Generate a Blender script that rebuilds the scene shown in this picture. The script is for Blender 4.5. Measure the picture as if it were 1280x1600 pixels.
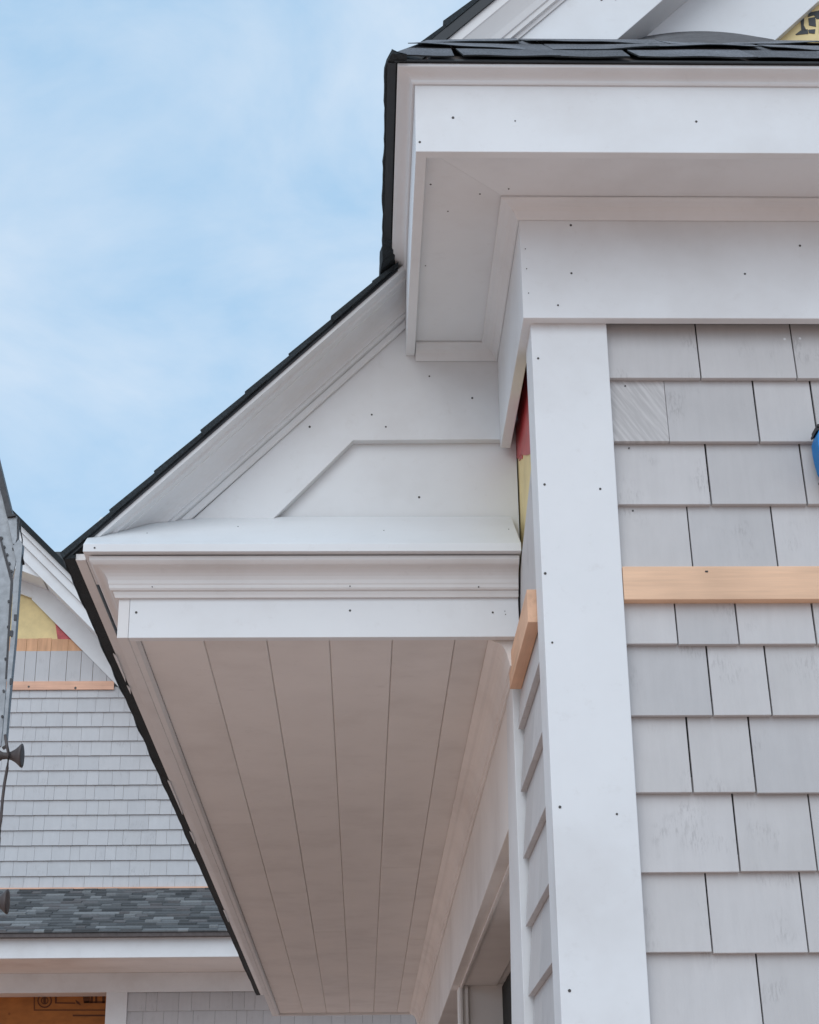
import bpy, bmesh, math, random
from mathutils import Vector, Matrix
random.seed(11)
rad = math.radians
for o in list(bpy.data.objects): bpy.data.objects.remove(o)
S = bpy.context.scene
COL = S.collection

# ------------------------------------------------------------------ camera
F_PX = 2694.6            # focal length in pixels of the 1280 x 1600 photograph
CZ = 1.6
RC = Matrix(((0.999611787924959, -0.025246472288472717, -0.011785121062349248),
             (-0.0011200954942359818, 0.3862303830434821, -0.9224016677132414),
             (0.027839159964888324, 0.922056780708798, 0.3860521652851812)))   # rows: right, down, forward
cd = bpy.data.cameras.new('camera'); cam = bpy.data.objects.new('camera', cd); COL.objects.link(cam)
cd.sensor_fit = 'VERTICAL'; cd.sensor_height = 36; cd.sensor_width = 36; cd.lens = F_PX/1600*36
cd.clip_start = 0.05; cd.clip_end = 2000
rt, dn, fw = RC[0], RC[1], RC[2]
cam.matrix_world = Matrix(((rt[0], -dn[0], -fw[0], 0), (rt[1], -dn[1], -fw[1], 0), (rt[2], -dn[2], -fw[2], CZ), (0, 0, 0, 1)))
S.camera = cam
S.render.resolution_x, S.render.resolution_y = 819, 1024

# ------------------------------------------------------------------ world, sun, exposure
SUN_EL, SUN_AZ = 40, 200      # azimuth clockwise from +Y: behind the camera, a little to the left
W = bpy.data.worlds.new('World'); S.world = W; W.use_nodes = True
nt = W.node_tree; N = nt.nodes; L = nt.links
for n in list(N): N.remove(n)
out = N.new('ShaderNodeOutputWorld'); bg = N.new('ShaderNodeBackground'); L.new(bg.outputs[0], out.inputs[0])
bg.inputs[1].default_value = 0.10
sky = N.new('ShaderNodeTexSky'); sky.sky_type = 'NISHITA'; sky.sun_disc = False
sky.sun_elevation = rad(SUN_EL); sky.sun_rotation = rad(SUN_AZ); sky.air_density = 1.0; sky.dust_density = 1.0; sky.ozone_density = 1.2
tc = N.new('ShaderNodeTexCoord'); mp = N.new('ShaderNodeMapping'); L.new(tc.outputs['Generated'], mp.inputs[0])
mp.inputs['Scale'].default_value = (1.0, 1.0, 1.7); mp.inputs['Location'].default_value = (0.3, 0.1, 0.45)
n1 = N.new('ShaderNodeTexNoise'); n1.inputs['Scale'].default_value = 5.5; n1.inputs['Detail'].default_value = 9; n1.inputs['Roughness'].default_value = 0.56; n1.inputs['Distortion'].default_value = 0.35
L.new(mp.outputs[0], n1.inputs['Vector'])
cr = N.new('ShaderNodeValToRGB'); L.new(n1.outputs[0], cr.inputs[0])   # thin broken cloud: bluer gaps, whiter veils
cr.color_ramp.elements[0].position = 0.36; cr.color_ramp.elements[0].color = (0.46, 0.70, 0.95, 1)
cr.color_ramp.elements[1].position = 0.70; cr.color_ramp.elements[1].color = (0.76, 0.89, 1.03, 1)
cs = N.new('ShaderNodeMixRGB'); cs.blend_type = 'MULTIPLY'; cs.inputs[0].default_value = 1.0; L.new(cr.outputs[0], cs.inputs[1]); cs.inputs[2].default_value = (9.0, 9.0, 9.0, 1)
mx = N.new('ShaderNodeMixRGB'); mx.inputs[0].default_value = 0.82; L.new(sky.outputs[0], mx.inputs[1]); L.new(cs.outputs[0], mx.inputs[2])
L.new(mx.outputs[0], bg.inputs[0])
sl = bpy.data.lights.new('sun', 'SUN'); so = bpy.data.objects.new('sun', sl); COL.objects.link(so)
sl.energy = 1.05; sl.angle = rad(60); sl.color = (1, 0.99, 0.98)
az, el = rad(SUN_AZ), rad(SUN_EL)
so.rotation_euler = Vector((math.sin(az)*math.cos(el), math.cos(az)*math.cos(el), math.sin(el))).to_track_quat('Z', 'Y').to_euler()
so.location = (-3, -8, 9)
V = S.view_settings; V.view_transform = 'Standard'; V.look = 'None'; V.gamma = 1; V.use_curve_mapping = False
V.exposure = 0.2
S.render.engine = 'CYCLES'

# ------------------------------------------------------------------ pixel rays (photograph pixels -> a point on a known plane)
def ray(x, y): return RC.transposed() @ Vector(((x-640)/F_PX, (y-800)/F_PX, 1))
def onY(x, y, Y): d = ray(x, y)*1.0; d *= Y/d[1]; return Vector((d[0], Y, d[2]+CZ))
def onX(x, y, X): d = ray(x, y)*1.0; d *= X/d[0]; return Vector((X, d[1], d[2]+CZ))
def onZ(x, y, Z): d = ray(x, y)*1.0; d *= (Z-CZ)/d[2]; return Vector((d[0], d[1], Z))

# ------------------------------------------------------------------ materials
def newmat(name):
    m = bpy.data.materials.new(name); m.use_nodes = True
    return m, m.node_tree.nodes, m.node_tree.links, m.node_tree.nodes['Principled BSDF']
def nnode(N, L, scale, detail, vec=None, rough=0.6):
    n = N.new('ShaderNodeTexNoise'); n.inputs['Scale'].default_value = scale; n.inputs['Detail'].default_value = detail; n.inputs['Roughness'].default_value = rough
    if vec is not None: L.new(vec, n.inputs['Vector'])
    return n
def ramp(N, L, src, stops):
    r = N.new('ShaderNodeValToRGB'); L.new(src, r.inputs[0]); e = r.color_ramp.elements
    while len(e) < len(stops): e.new(0.5)
    for k, (p, c) in enumerate(stops):
        e[k].position = p; e[k].color = (c[0], c[1], c[2], 1) if not isinstance(c, float) else (c, c, c, 1)
    return r
def bump(N, L, bs, src, dist, strength=0.5):
    b = N.new('ShaderNodeBump'); b.inputs['Distance'].default_value = dist; b.inputs['Strength'].default_value = strength
    L.new(src, b.inputs['Height']); L.new(b.outputs[0], bs.inputs['Normal']); return b
def mapped(N, L, kind='Object', scale=(1, 1, 1), rnd=True):
    tc = N.new('ShaderNodeTexCoord'); mp = N.new('ShaderNodeMapping'); mp.inputs['Scale'].default_value = scale
    L.new(tc.outputs[kind], mp.inputs[0])
    if rnd:
        oi = N.new('ShaderNodeObjectInfo'); mu = N.new('ShaderNodeMath'); mu.operation = 'MULTIPLY'; mu.inputs[1].default_value = 37.0
        L.new(oi.outputs['Random'], mu.inputs[0]); cb = N.new('ShaderNodeCombineXYZ')
        for k in range(3): L.new(mu.outputs[0], cb.inputs[k])
        L.new(cb.outputs[0], mp.inputs['Location'])
    return mp.outputs[0]
def mixc(N, L, fac, a, b, mode='MIX'):
    m = N.new('ShaderNodeMixRGB'); m.blend_type = mode
    for k, v in ((0, fac), (1, a), (2, b)):
        if hasattr(v, 'links'): L.new(v, m.inputs[k])
        elif isinstance(v, (int, float)): m.inputs[k].default_value = v
        else: m.inputs[k].default_value = (*v, 1)
    return m.outputs[0]

def mat_trim(name, col=(0.775, 0.795, 0.81), dirt=0.16, rough=0.42):
    m, N, L, b = newmat(name)
    v = mapped(N, L)
    a = nnode(N, L, 3.0, 5, v); r1 = ramp(N, L, a.outputs[0], [(0.3, tuple(c*(1-dirt*0.75)*t for c, t in zip(col, (1.0, 0.985, 0.975)))), (0.5, tuple(c*(1-dirt*0.2) for c in col)), (0.72, tuple(c*1.015 for c in col))])
    g = nnode(N, L, 28, 8, v, 0.75); r2 = ramp(N, L, g.outputs[0], [(0.58, 0.0), (0.78, 1.0)])
    k = N.new('ShaderNodeMath'); k.operation = 'MULTIPLY'; k.inputs[1].default_value = dirt*1.3; L.new(r2.outputs[0], k.inputs[0])
    c = mixc(N, L, k.outputs[0], r1.outputs[0], (0.45, 0.42, 0.39)); L.new(c, b.inputs['Base Color'])
    rr = ramp(N, L, a.outputs[0], [(0.2, rough-0.06), (0.8, rough+0.14)]); L.new(rr.outputs[0], b.inputs['Roughness'])
    bump(N, L, b, nnode(N, L, 9, 3, v).outputs[0], 0.002, 0.25)
    return m
def mat_shingle(name, var=1.0, col=(0.55, 0.542, 0.54), sawn=False, fine=1.0, gr=0.05):
    m, N, L, b = newmat(name)
    v = mapped(N, L)
    vg = mapped(N, L, scale=(70*fine, 70*fine, 3.5*fine))
    grain = nnode(N, L, 1.0, 5, vg, 0.65)
    c0 = ramp(N, L, grain.outputs[0], [(0.25, tuple(c*(1-gr) for c in col)), (0.75, tuple(c*(1+gr*0.4) for c in col))]).outputs[0]
    big = nnode(N, L, 9*fine, 4, v); c1 = mixc(N, L, 1.0, c0, ramp(N, L, big.outputs[0], [(0.3, 0.955), (0.7, 1.03)]).outputs[0], 'MULTIPLY')
    # worn, darker fuzzy patches where the stain lifted
    pa = nnode(N, L, 11*fine, 2, v); pr_ = ramp(N, L, pa.outputs[0], [(0.57, 0.0), (0.70, 1.0)])
    vf = mapped(N, L, scale=(260*fine, 260*fine, 45*fine)); fn = nnode(N, L, 1.0, 3, vf, 0.7); fr = ramp(N, L, fn.outputs[0], [(0.48, 0.0), (0.62, 1.0)])
    mu = N.new('ShaderNodeMath'); mu.operation = 'MULTIPLY'; L.new(pr_.outputs[0], mu.inputs[0]); L.new(fr.outputs[0], mu.inputs[1])
    m2 = N.new('ShaderNodeMath'); m2.operation = 'MULTIPLY'; m2.inputs[1].default_value = 0.36; L.new(mu.outputs[0], m2.inputs[0])
    c2 = mixc(N, L, m2.outputs[0], c1, (0.27, 0.26, 0.26))
    if sawn:
        mp = N.new('ShaderNodeMapping'); tc = N.new('ShaderNodeTexCoord'); L.new(tc.outputs['Object'], mp.inputs[0]); mp.inputs['Rotation'].default_value = (0, rad(32), 0); mq = N.new('ShaderNodeMapping'); L.new(mp.outputs[0], mq.inputs[0]); mq.inputs['Scale'].default_value = (150, 20, 12)
        sw = nnode(N, L, 1.0, 4, mq.outputs[0], 0.6); sr = ramp(N, L, sw.outputs[0], [(0.42, 0.0), (0.66, 1.0)])
        c2 = mixc(N, L, sr.outputs[0], tuple(c*0.84 for c in col), tuple(min(1, c*1.05) for c in col))
    oi = N.new('ShaderNodeObjectInfo'); c3 = mixc(N, L, 1.0, c2, ramp(N, L, oi.outputs['Random'], [(0.0, (1-0.09*var, 1-0.085*var, 1-0.075*var)), (0.5, (1.0, 0.995, 0.99)), (1.0, (1+0.055*var, 1+0.055*var, 1+0.06*var))]).outputs[0], 'MULTIPLY')
    L.new(c3, b.inputs['Base Color']); b.inputs['Roughness'].default_value = 0.78
    bump(N, L, b, grain.outputs[0], 0.0016, 0.5)
    return m
def mat_wood(name, col, axis=(2, 40, 40), rough=0.7):
    m, N, L, b = newmat(name)
    v = mapped(N, L, scale=axis); g = nnode(N, L, 1.5, 6, v, 0.62)
    c = ramp(N, L, g.outputs[0], [(0.25, tuple(x*0.78 for x in col)), (0.55, col), (0.85, tuple(min(1, x*1.12) for x in col))]).outputs[0]
    v2 = mapped(N, L); k = nnode(N, L, 6, 2, v2); c = mixc(N, L, 1.0, c, ramp(N, L, k.outputs[0], [(0.3, 0.88), (0.7, 1.05)]).outputs[0], 'MULTIPLY')
    v3 = mapped(N, L); vo = N.new('ShaderNodeTexVoronoi'); vo.inputs['Scale'].default_value = 5.0; L.new(v3, vo.inputs['Vector'])
    kr = ramp(N, L, vo.outputs['Distance'], [(0.03, 0.75), (0.075, 0.0)]); c = mixc(N, L, kr.outputs[0], c, tuple(x*0.42 for x in col))
    L.new(c, b.inputs['Base Color']); b.inputs['Roughness'].default_value = rough
    bump(N, L, b, g.outputs[0], 0.0008, 0.4); return m
def mat_asphalt(name, col, spread=0.5):
    m, N, L, b = newmat(name)
    v = mapped(N, L, rnd=False); g = nnode(N, L, 260, 4, v, 0.85); h = nnode(N, L, 14, 3, v)
    c = ramp(N, L, g.outputs[0], [(0.30, tuple(x*(1-spread) for x in col)), (0.5, col), (0.72, tuple(x*(1+spread*1.6) for x in col))]).outputs[0]
    c = mixc(N, L, 1.0, c, ramp(N, L, h.outputs[0], [(0.3, 0.8), (0.7, 1.15)]).outputs[0], 'MULTIPLY')
    oi = N.new('ShaderNodeObjectInfo'); c = mixc(N, L, 1.0, c, ramp(N, L, oi.outputs['Random'], [(0.0, 0.72), (1.0, 1.25)]).outputs[0], 'MULTIPLY')
    L.new(c, b.inputs['Base Color']); b.inputs['Roughness'].default_value = 0.92
    bump(N, L, b, g.outputs[0], 0.0015, 0.6); return m
def mat_plain(name, col, rough=0.6, metal=0.0, var=0.1, sc=12):
    m, N, L, b = newmat(name)
    v = mapped(N, L); g = nnode(N, L, sc, 5, v)
    c = ramp(N, L, g.outputs[0], [(0.3, tuple(x*(1-var) for x in col)), (0.7, tuple(min(1, x*(1+var)) for x in col))]).outputs[0]
    L.new(c, b.inputs['Base Color']); b.inputs['Roughness'].default_value = rough; b.inputs['Metallic'].default_value = metal
    bump(N, L, b, g.outputs[0], 0.0006, 0.3); return m

M = dict(
    trim=mat_trim('white_pvc_trim'), trim2=mat_trim('painted_white_trim', (0.76, 0.75, 0.74), 0.2), soffit=mat_trim('white_soffit_board', (0.82, 0.79, 0.76), 0.20, 0.55),
    shingle=mat_shingle('grey_shingle'), sawn=mat_shingle('grey_shingle_rough_sawn', sawn=True), fshingle=mat_shingle('far_grey_shingle', var=0.35, fine=0.5, col=(0.56, 0.563, 0.575), gr=0.05),
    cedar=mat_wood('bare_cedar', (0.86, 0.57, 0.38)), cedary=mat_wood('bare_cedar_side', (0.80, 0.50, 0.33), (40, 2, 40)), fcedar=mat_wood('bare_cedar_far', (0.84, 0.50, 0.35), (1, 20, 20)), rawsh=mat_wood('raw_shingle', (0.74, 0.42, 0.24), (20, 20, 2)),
    osb=mat_wood('osb_sheathing', (0.42, 0.15, 0.03), (6, 20, 14)),
    asphalt=mat_asphalt('asphalt_shingle', (0.15, 0.156, 0.17), 0.65), edge=mat_asphalt('asphalt_shingle_edge', (0.020, 0.027, 0.031), 0.7), drip=mat_plain('dark_drip_edge', (0.014, 0.018, 0.022), 0.5),
    yellow=mat_plain('yellow_sheathing', (0.80, 0.64, 0.32), 0.6, 0, 0.12, 9), red=mat_plain('red_flashing_tape', (0.50, 0.055, 0.06), 0.35, 0, 0.25, 30), shade_back=mat_plain('shade_dark_backing', (0.03, 0.03, 0.032), 0.9),
    nail=mat_plain('nail_head', (0.05, 0.045, 0.042), 0.5), ink=mat_plain('black_print', (0.06, 0.065, 0.07), 0.7), ink2=mat_plain('brown_print', (0.11, 0.035, 0.008), 0.7),
    galv=mat_plain('galvanised_steel', (0.32, 0.34, 0.36), 0.5, 0.35, 0.22, 40), dark=mat_plain('dark_steel', (0.055, 0.055, 0.06), 0.5, 0.3, 0.3, 40), brown=mat_plain('brown_rubber', (0.085, 0.07, 0.068), 0.6, 0, 0.25, 30),
    blue=mat_plain('blue_plastic', (0.003, 0.19, 0.52), 0.5, 0, 0.08, 30), black=mat_plain('black_plastic', (0.012, 0.012, 0.014), 0.45), door_shade=mat_plain('painted_room_shade', (0.012, 0.011, 0.010), 0.9),
    ground=mat_plain('bare_dirt', (0.60, 0.395, 0.305), 0.95, 0, 0.3, 1.5), deck=mat_plain('roof_deck', (0.10, 0.08, 0.07), 0.8), floorwood=mat_wood('porch_floor_boards', (0.16, 0.085, 0.05), (2, 30, 30)), concrete=mat_plain('concrete', (0.36, 0.34, 0.31), 0.9, 0, 0.15, 4))
for i, c in enumerate([(0.068, 0.072, 0.076), (0.095, 0.100, 0.104), (0.145, 0.152, 0.157), (0.21, 0.218, 0.222), (0.125, 0.122, 0.125)]):
    M['slate%d' % i] = mat_plain('roof_tab_%d' % i, c, 0.9, 0, 0.15, 60)

# ------------------------------------------------------------------ mesh helpers
def obj(name, bm, mat, parent=None, label=None, kind=None, bev=0.0, smooth=False):
    bmesh.ops.recalc_face_normals(bm, faces=bm.faces[:])
    me = bpy.data.meshes.new(name); bm.to_mesh(me); bm.free()
    for mm in (mat if isinstance(mat, (list, tuple)) else [mat]): me.materials.append(M[mm] if isinstance(mm, str) else mm)
    o = bpy.data.objects.new(name, me); COL.objects.link(o)
    if parent: o.parent = parent
    if label: o['label'] = label
    if kind: o['kind'] = kind
    if bev:
        b = o.modifiers.new('bevel', 'BEVEL'); b.width = bev; b.segments = 2; b.limit_method = 'ANGLE'; b.angle_limit = rad(40)
    if smooth:
        for p in me.polygons: p.use_smooth = True
    return o
def empty(name, label, cat, loc=(0, 0, 0), group=None):
    o = bpy.data.objects.new(name, None); COL.objects.link(o); o.location = loc; o.empty_display_size = 0.1
    o['label'] = label; o['category'] = cat
    if group: o['group'] = group
    return o
def hexa(bm, pts, mi=0):
    v = [bm.verts.new(p) for p in pts]
    for f in ((0, 1, 2, 3), (7, 6, 5, 4), (0, 4, 5, 1), (1, 5, 6, 2), (2, 6, 7, 3), (3, 7, 4, 0)):
        bm.faces.new([v[i] for i in f]).material_index = mi
def box(x0, x1, y0, y1, z0, z1, bm=None, mi=0):
    bm = bm or bmesh.new()
    hexa(bm, [(x0, y0, z0), (x1, y0, z0), (x1, y1, z0), (x0, y1, z0), (x0, y0, z1), (x1, y0, z1), (x1, y1, z1), (x0, y1, z1)], mi); return bm
def prism(pts, axis, a0, a1, bm=None, mi=0):
    """polygon pts in the two other axes (in x,y,z order), extruded along axis"""
    bm = bm or bmesh.new()
    def mk(p, a): return {'x': (a, p[0], p[1]), 'y': (p[0], a, p[1]), 'z': (p[0], p[1], a)}[axis]
    A = [bm.verts.new(mk(p, a0)) for p in pts]; B = [bm.verts.new(mk(p, a1)) for p in pts]
    bm.faces.new(A).material_index = mi; bm.faces.new(B[::-1]).material_index = mi
    n = len(pts)
    for i in range(n): bm.faces.new((A[i], B[i], B[(i+1) % n], A[(i+1) % n])).material_index = mi
    return bm
def sweep(profile, path, side, bm=None):
    """profile [(out, z)], path [(x, y)] horizontal, side +1/-1: which side of the path 'out' lies on"""
    bm = bm or bmesh.new(); rings = []
    P = [Vector(p) for p in path]
    nor = []
    for a, b in zip(P, P[1:]):
        d = (b-a).normalized(); nor.append(Vector((-d.y, d.x))*side)
    for i, p in enumerate(P):
        if i == 0: m = nor[0]
        elif i == len(P)-1: m = nor[-1]
        else:
            m = nor[i-1]+nor[i]; m = m/ (1+nor[i-1].dot(nor[i]))
        rings.append([bm.verts.new((p.x+m.x*o, p.y+m.y*o, z)) for o, z in profile])
    n = len(profile)
    for r0, r1 in zip(rings, rings[1:]):
        for k in range(n): bm.faces.new((r0[k], r0[(k+1) % n], r1[(k+1) % n], r1[k]))
    bm.faces.new(rings[0]); bm.faces.new(rings[-1][::-1])
    return bm
def shear_sweep(profile, x0, x1, c, slope=1.0, nseg=1, bm=None):
    """profile [(y, dz)] in a vertical plane x = const, extruded along a rake z = slope*x + c"""
    bm = bm or bmesh.new(); R = []
    for s in range(nseg+1):
        x = x0+(x1-x0)*s/nseg
        R.append([bm.verts.new((x, y, slope*x+c+dz)) for y, dz in profile])
    n = len(profile)
    for a, b in zip(R, R[1:]):
        for k in range(n): bm.faces.new((a[k], a[(k+1) % n], b[(k+1) % n], b[k]))
    bm.faces.new(R[0]); bm.faces.new(R[-1][::-1]); return bm
def cut(bm, co, no):
    """keep the side the normal points to, and close the cut"""
    r = bmesh.ops.bisect_plane(bm, geom=bm.verts[:]+bm.edges[:]+bm.faces[:], plane_co=co, plane_no=no, clear_inner=True)
    e = [g for g in r['geom_cut'] if isinstance(g, bmesh.types.BMEdge)]
    if e: bmesh.ops.holes_fill(bm, edges=[x for x in bm.edges if x.is_boundary])
    return bm
def nails(parent, pts, normal, r=0.0023, mat='nail'):
    bm = bmesh.new(); nn = Vector(normal).normalized(); q = nn.to_track_quat('Z', 'Y')
    for p in pts:
        rr = r*random.uniform(0.8, 1.15); ring0 = []; ring1 = []
        for k in range(8):
            a = k*math.pi/4; d = q @ Vector((math.cos(a)*rr, math.sin(a)*rr, 0))
            ring0.append(bm.verts.new(p-nn*0.002+d)); ring1.append(bm.verts.new(p+nn*0.0007+d))
        bm.faces.new(ring1)
        for k in range(8): bm.faces.new((ring0[k], ring0[(k+1) % 8], ring1[(k+1) % 8], ring1[k]))
    return obj('nail_heads', bm, mat, parent, kind='stuff')
def arc(cx, cz, r, a0, a1, n):
    return [(cx+r*math.cos(rad(a0+(a1-a0)*k/n)), cz+r*math.sin(rad(a0+(a1-a0)*k/n))) for k in range(n+1)]

# ------------------------------------------------------------------ ground
bm = bmesh.new()
v = [bm.verts.new(p) for p in ((-400, -400, 0), (400, -400, 0), (400, 400, 0), (-400, 400, 0))]; bm.faces.new(v)
g = obj('ground', bm, 'ground', kind='structure')

# ================================================================== THE HOUSE
HX1 = 3.30                      # right corner of the front wall
H = empty('shingled_house', 'grey shingled house with white trim, boxed eave and porch soffit filling the right side', 'house', (0.3, 2.8, 0))
def hp(o): return o             # parts are parented at creation (house empty sits at identity rotation)
HINV = Matrix.Translation((-0.3, -2.8, 0))
def P(name, bm, mat, parent=None, **k):
    o = obj(name, bm, mat, parent or H, **k)
    if parent is None: o.matrix_parent_inverse = HINV
    return o

# ---- front wall: backing, shingles
YB = 2.806                       # outer face of a shingle butt on the front wall
wall = P('front_wall', box(0.335, HX1-0.02, YB+0.022, YB+0.12, 0.0, 3.70), 'shade_back')  # backing coloured near-black: the shade of the deep shingle joints is painted in
def shingle_bm(a0, a1, zb, zt, face, axis='y', t=0.012, ext=0.03, bm=None, cutz=None):
    """one tapered shingle; a0..a1 along the wall, outer butt at coordinate face; the wall lies at larger coordinate"""
    bm = bm or bmesh.new(); h = zt-zb; sl = t*1.02/h if h > 0.1 else t*1.02/0.127
    ze = zt+ext if cutz is None else min(zt+ext, cutz); o1 = face+sl*(ze-zb)
    pts = [(a0, face, zb), (a1, face, zb), (a1, face+t, zb), (a0, face+t, zb), (a0, o1, ze), (a1, o1, ze), (a1, max(o1+0.0025, face+t+0.004), ze), (a0, max(o1+0.0025, face+t+0.004), ze)]
    if axis == 'x': pts = [(p[1], p[0], p[2]) for p in pts]
    hexa(bm, pts); return bm
rows = [  # bottom z, top z, joints in photo pixels (x at mid height, y)
    (3.0402, 3.150, [(1092, 546), (1241, 546)]), (2.9123, 3.0402, [(1043, 643), (1183, 643)]), (2.7896, 2.9123, [(1108, 740), (1257, 740)]),
    (2.664, 2.7896, [(1079, 838), (1211, 838)]), (2.5281, 2.609, [(1057.5, 973), (1152.5, 973), (1273, 973)]), (2.401, 2.5281, [(1110, 1064), (1202, 1064)]),
    (2.2695, 2.401, [(1079, 1180), (1177, 1180)]), (2.1394, 2.2695, [(1152, 1300)]), (2.0098, 2.1394, [(1109, 1425), (1258, 1425)]), (1.881, 2.0098, [(1190, 1560)])]
z = 1.881
while z > 0.25: rows.append((z-0.127, z, [])); z -= 0.127
far_bm = bmesh.new(); count = 0
XS0 = 0.4532
for ri, (zb, zt, js) in enumerate(rows):
    xs = [XS0]+[onY(px, py, YB).x for px, py in js]
    while xs[-1] < HX1-0.18: xs.append(xs[-1]+random.uniform(0.085, 0.185))
    xs = [x for x in xs if x < HX1-0.165]+[HX1-0.162]
    for k in range(len(xs)-1):
        gap = 0.0030*random.uniform(0.7, 1.15) if not (ri == 1 and k == 0) else 0.0008
        a0, a1 = xs[k]+(0.0006 if k == 0 else 0.0004 if (ri == 1 and k == 1) else gap/2), xs[k+1]-gap/2
        dz = random.uniform(-0.0012, 0.0012) if zb < 2.9 else random.uniform(-0.0006, 0.0006)
        face = YB+random.uniform(-0.0009, 0.0009)
        cz = 3.16 if ri == 0 else (2.62 if ri == 4 else None)
        if a0 < 1.5 and zb > 1.2 and count < 290:
            o = P('shingle', shingle_bm(a0, a1, zb+dz, zt, face, cutz=cz), 'sawn' if (ri == 1 and k == 0) else 'shingle', wall, bev=0.0007); count += 1
        else: shingle_bm(a0, a1, zb+dz, zt, face, cutz=cz, bm=far_bm)
P('shingles_beyond', far_bm, 'shingle', wall, kind='stuff')
nails(wall, [onY(x, y, YB+0.009) for x, y in ((1226, 530), (1250, 529))], (0, -1, 0), 0.003, 'trim')
nails(wall, [onY(x, y, YB+0.010) for x, y in ((977, 603), (983, 700), (989, 798), (1071, 826), (956, 533))], (0, -1, 0), 0.0016)

# ---- bare wood ledger boards
led = P('ledger_board', box(0.4535, HX1-0.17, YB-0.013, YB+0.0105, 2.605, 2.6665), 'cedar', label='bare orange wood strip across the front wall', bev=0.0012)
nails(led, [onY(1103, 893, YB-0.013), onY(1105, 893, YB-0.013)], (0, -1, 0), 0.002)

# ---- corner boards
cbd = P('corner_board', box(0.3125, 0.4525, 2.794, 2.8155, 0.15, 3.16), 'trim', bev=0.0012)
nails(cbd, [onY(x, y, 2.794) for x, y in ((841, 560), (851, 757), (938, 764), (852, 896), (863, 1004), (875, 1261), (964, 1272), (890, 1548))], (0, -1, 0))
P('corner_board', box(0.3132, 0.3345, 2.8162, 2.902, 0.15, 3.16), 'trim', bev=0.0012)
P('corner_board', box(HX1-0.16, HX1-0.02, 2.794, 2.8155, 0.15, 3.16), 'trim', bev=0.0012)

# ---- side wall (narrow pier beside the porch opening)
SX = 0.3125
sw = P('side_wall', box(0.336, 0.46, 2.93, 3.60, 0.0, 3.50), 'yellow', label='pale yellow sheathing board')
ta, tb_ = onX(824, 710, 0.3335), onX(803, 716, 0.3335)
zs = [ta.lerp(tb_, u) for u in (-0.2, 0.1, 0.25, 0.4, 0.5, 0.62, 0.75, 0.9, 1.3)]
edge_pts = [(p.y, p.z+random.uniform(-0.004, 0.004)) for p in zs]
P('flashing_tape', prism(edge_pts+[(edge_pts[-1][0], 3.40), (edge_pts[0][0], 3.40)], 'x', 0.3335, 0.3358), 'red', sw)
P('tape_edge', prism([(y, z-0.001) for y, z in edge_pts[3:6]]+[(y, z-0.009) for y, z in edge_pts[3:6]][::-1], 'x', 0.3338, 0.3359), 'red', sw)
# top sliver course above the ledger, its upper edge cut on the slope
bm = prism([(2.904, 2.668), (3.44, 2.668), (3.44, 2.79), (3.20, 2.83), (2.985, 2.90), (2.904, 2.93)], 'x', 0.317, 0.3325); P('shingle', bm, 'shingle', sw, bev=0.0007)
srows = [(2.5281, 2.602), (2.401, 2.5281), (2.2695, 2.401), (2.1394, 2.2695), (2.0098, 2.1394), (1.881, 2.0098)]
z = 1.881
while z > 0.25: srows.append((z-0.127, z)); z -= 0.127
for i, (zb, zt) in enumerate(srows):
    ys = [2.904, 2.904+random.choice((0.14, 0.21, 0.27))+random.uniform(-0.02, 0.02), 3.345]
    for k in range(2):
        P('shingle', shingle_bm(ys[k]+0.001, ys[k+1]-0.0015, zb, zt, SX+0.0005, 'x', ext=0.025, cutz=(2.61 if i == 0 else None)), 'shingle', sw, bev=0.0007)
P('ledger_board', box(0.2965, 0.3195, 2.905, 3.315, 2.603, 2.6655), 'cedary', sw, label='bare orange wood strip on the side wall', bev=0.0012)
# trim board at the back edge of the pier, standing a little out of plumb
bm = prism([(3.352, 2.66), (3.49, 2.66), (3.72, 1.6), (3.80, 0.05), (3.346, 0.05), (3.346, 1.6)], 'x', 0.3045, 0.3345); P('corner_board', bm, 'trim', sw, bev=0.0012)

# ---- upper cornice: frieze, bed moulding, soffit, fascia, crown
YF, XF = 2.772, 0.297
fr = P('frieze_board', sweep([(0, 3.1457), (0, 3.384), (-0.0215, 3.384), (-0.0215, 3.1457)], [(HX1+0.05, YF), (XF, YF), (XF, 3.339)], 1), 'trim', bev=0.0012)
nails(fr, [onY(x, y, YF) for x, y in ((892, 352), (893, 427), (872, 477), (1164, 428), (1250, 384))], (0, -1, 0))
nails(fr, [onY(x, y, YF) for x, y in ((821, 389), (823, 420), (826, 458))], (0, -1, 0), 0.0012)
bed = P('bed_moulding', sweep([(0.0004, 3.3537), (0.004, 3.3537), (0.008, 3.3600), (0.0125, 3.3680), (0.018, 3.3735), (0.026, 3.3770), (0.033, 3.3785), (0.036, 3.3810), (0.036, 3.3846), (0.0004, 3.3846)], [(HX1+0.05, YF), (XF, YF), (XF, 3.3395), (0.118, 3.3395)], 1), 'trim', bev=0.0006)
bm = bmesh.new(); prism([(HX1+0.2, 2.59), (0.118, 2.59), (0.2975, 2.7715), (HX1+0.2, 2.7715)], 'z', 3.3855, 3.398, bm)
sof = P('soffit_panel', bm, 'trim')
bm = bmesh.new(); prism([(0.1178, 2.5902), (0.2972, 2.7716), (0.2972, 3.339), (0.1178, 3.339)], 'z', 3.3855, 3.398, bm)
sof2 = P('soffit_panel', bm, 'trim')
nails(sof, [onZ(x, y, 3.3855) for x, y in ((750, 303), (795, 295))], (0, 0, -1), 0.0016)
nails(sof2, [onZ(x, y, 3.3855) for x, y in ((673, 288), (665, 415), (700, 330))], (0, 0, -1), 0.0018)
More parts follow.
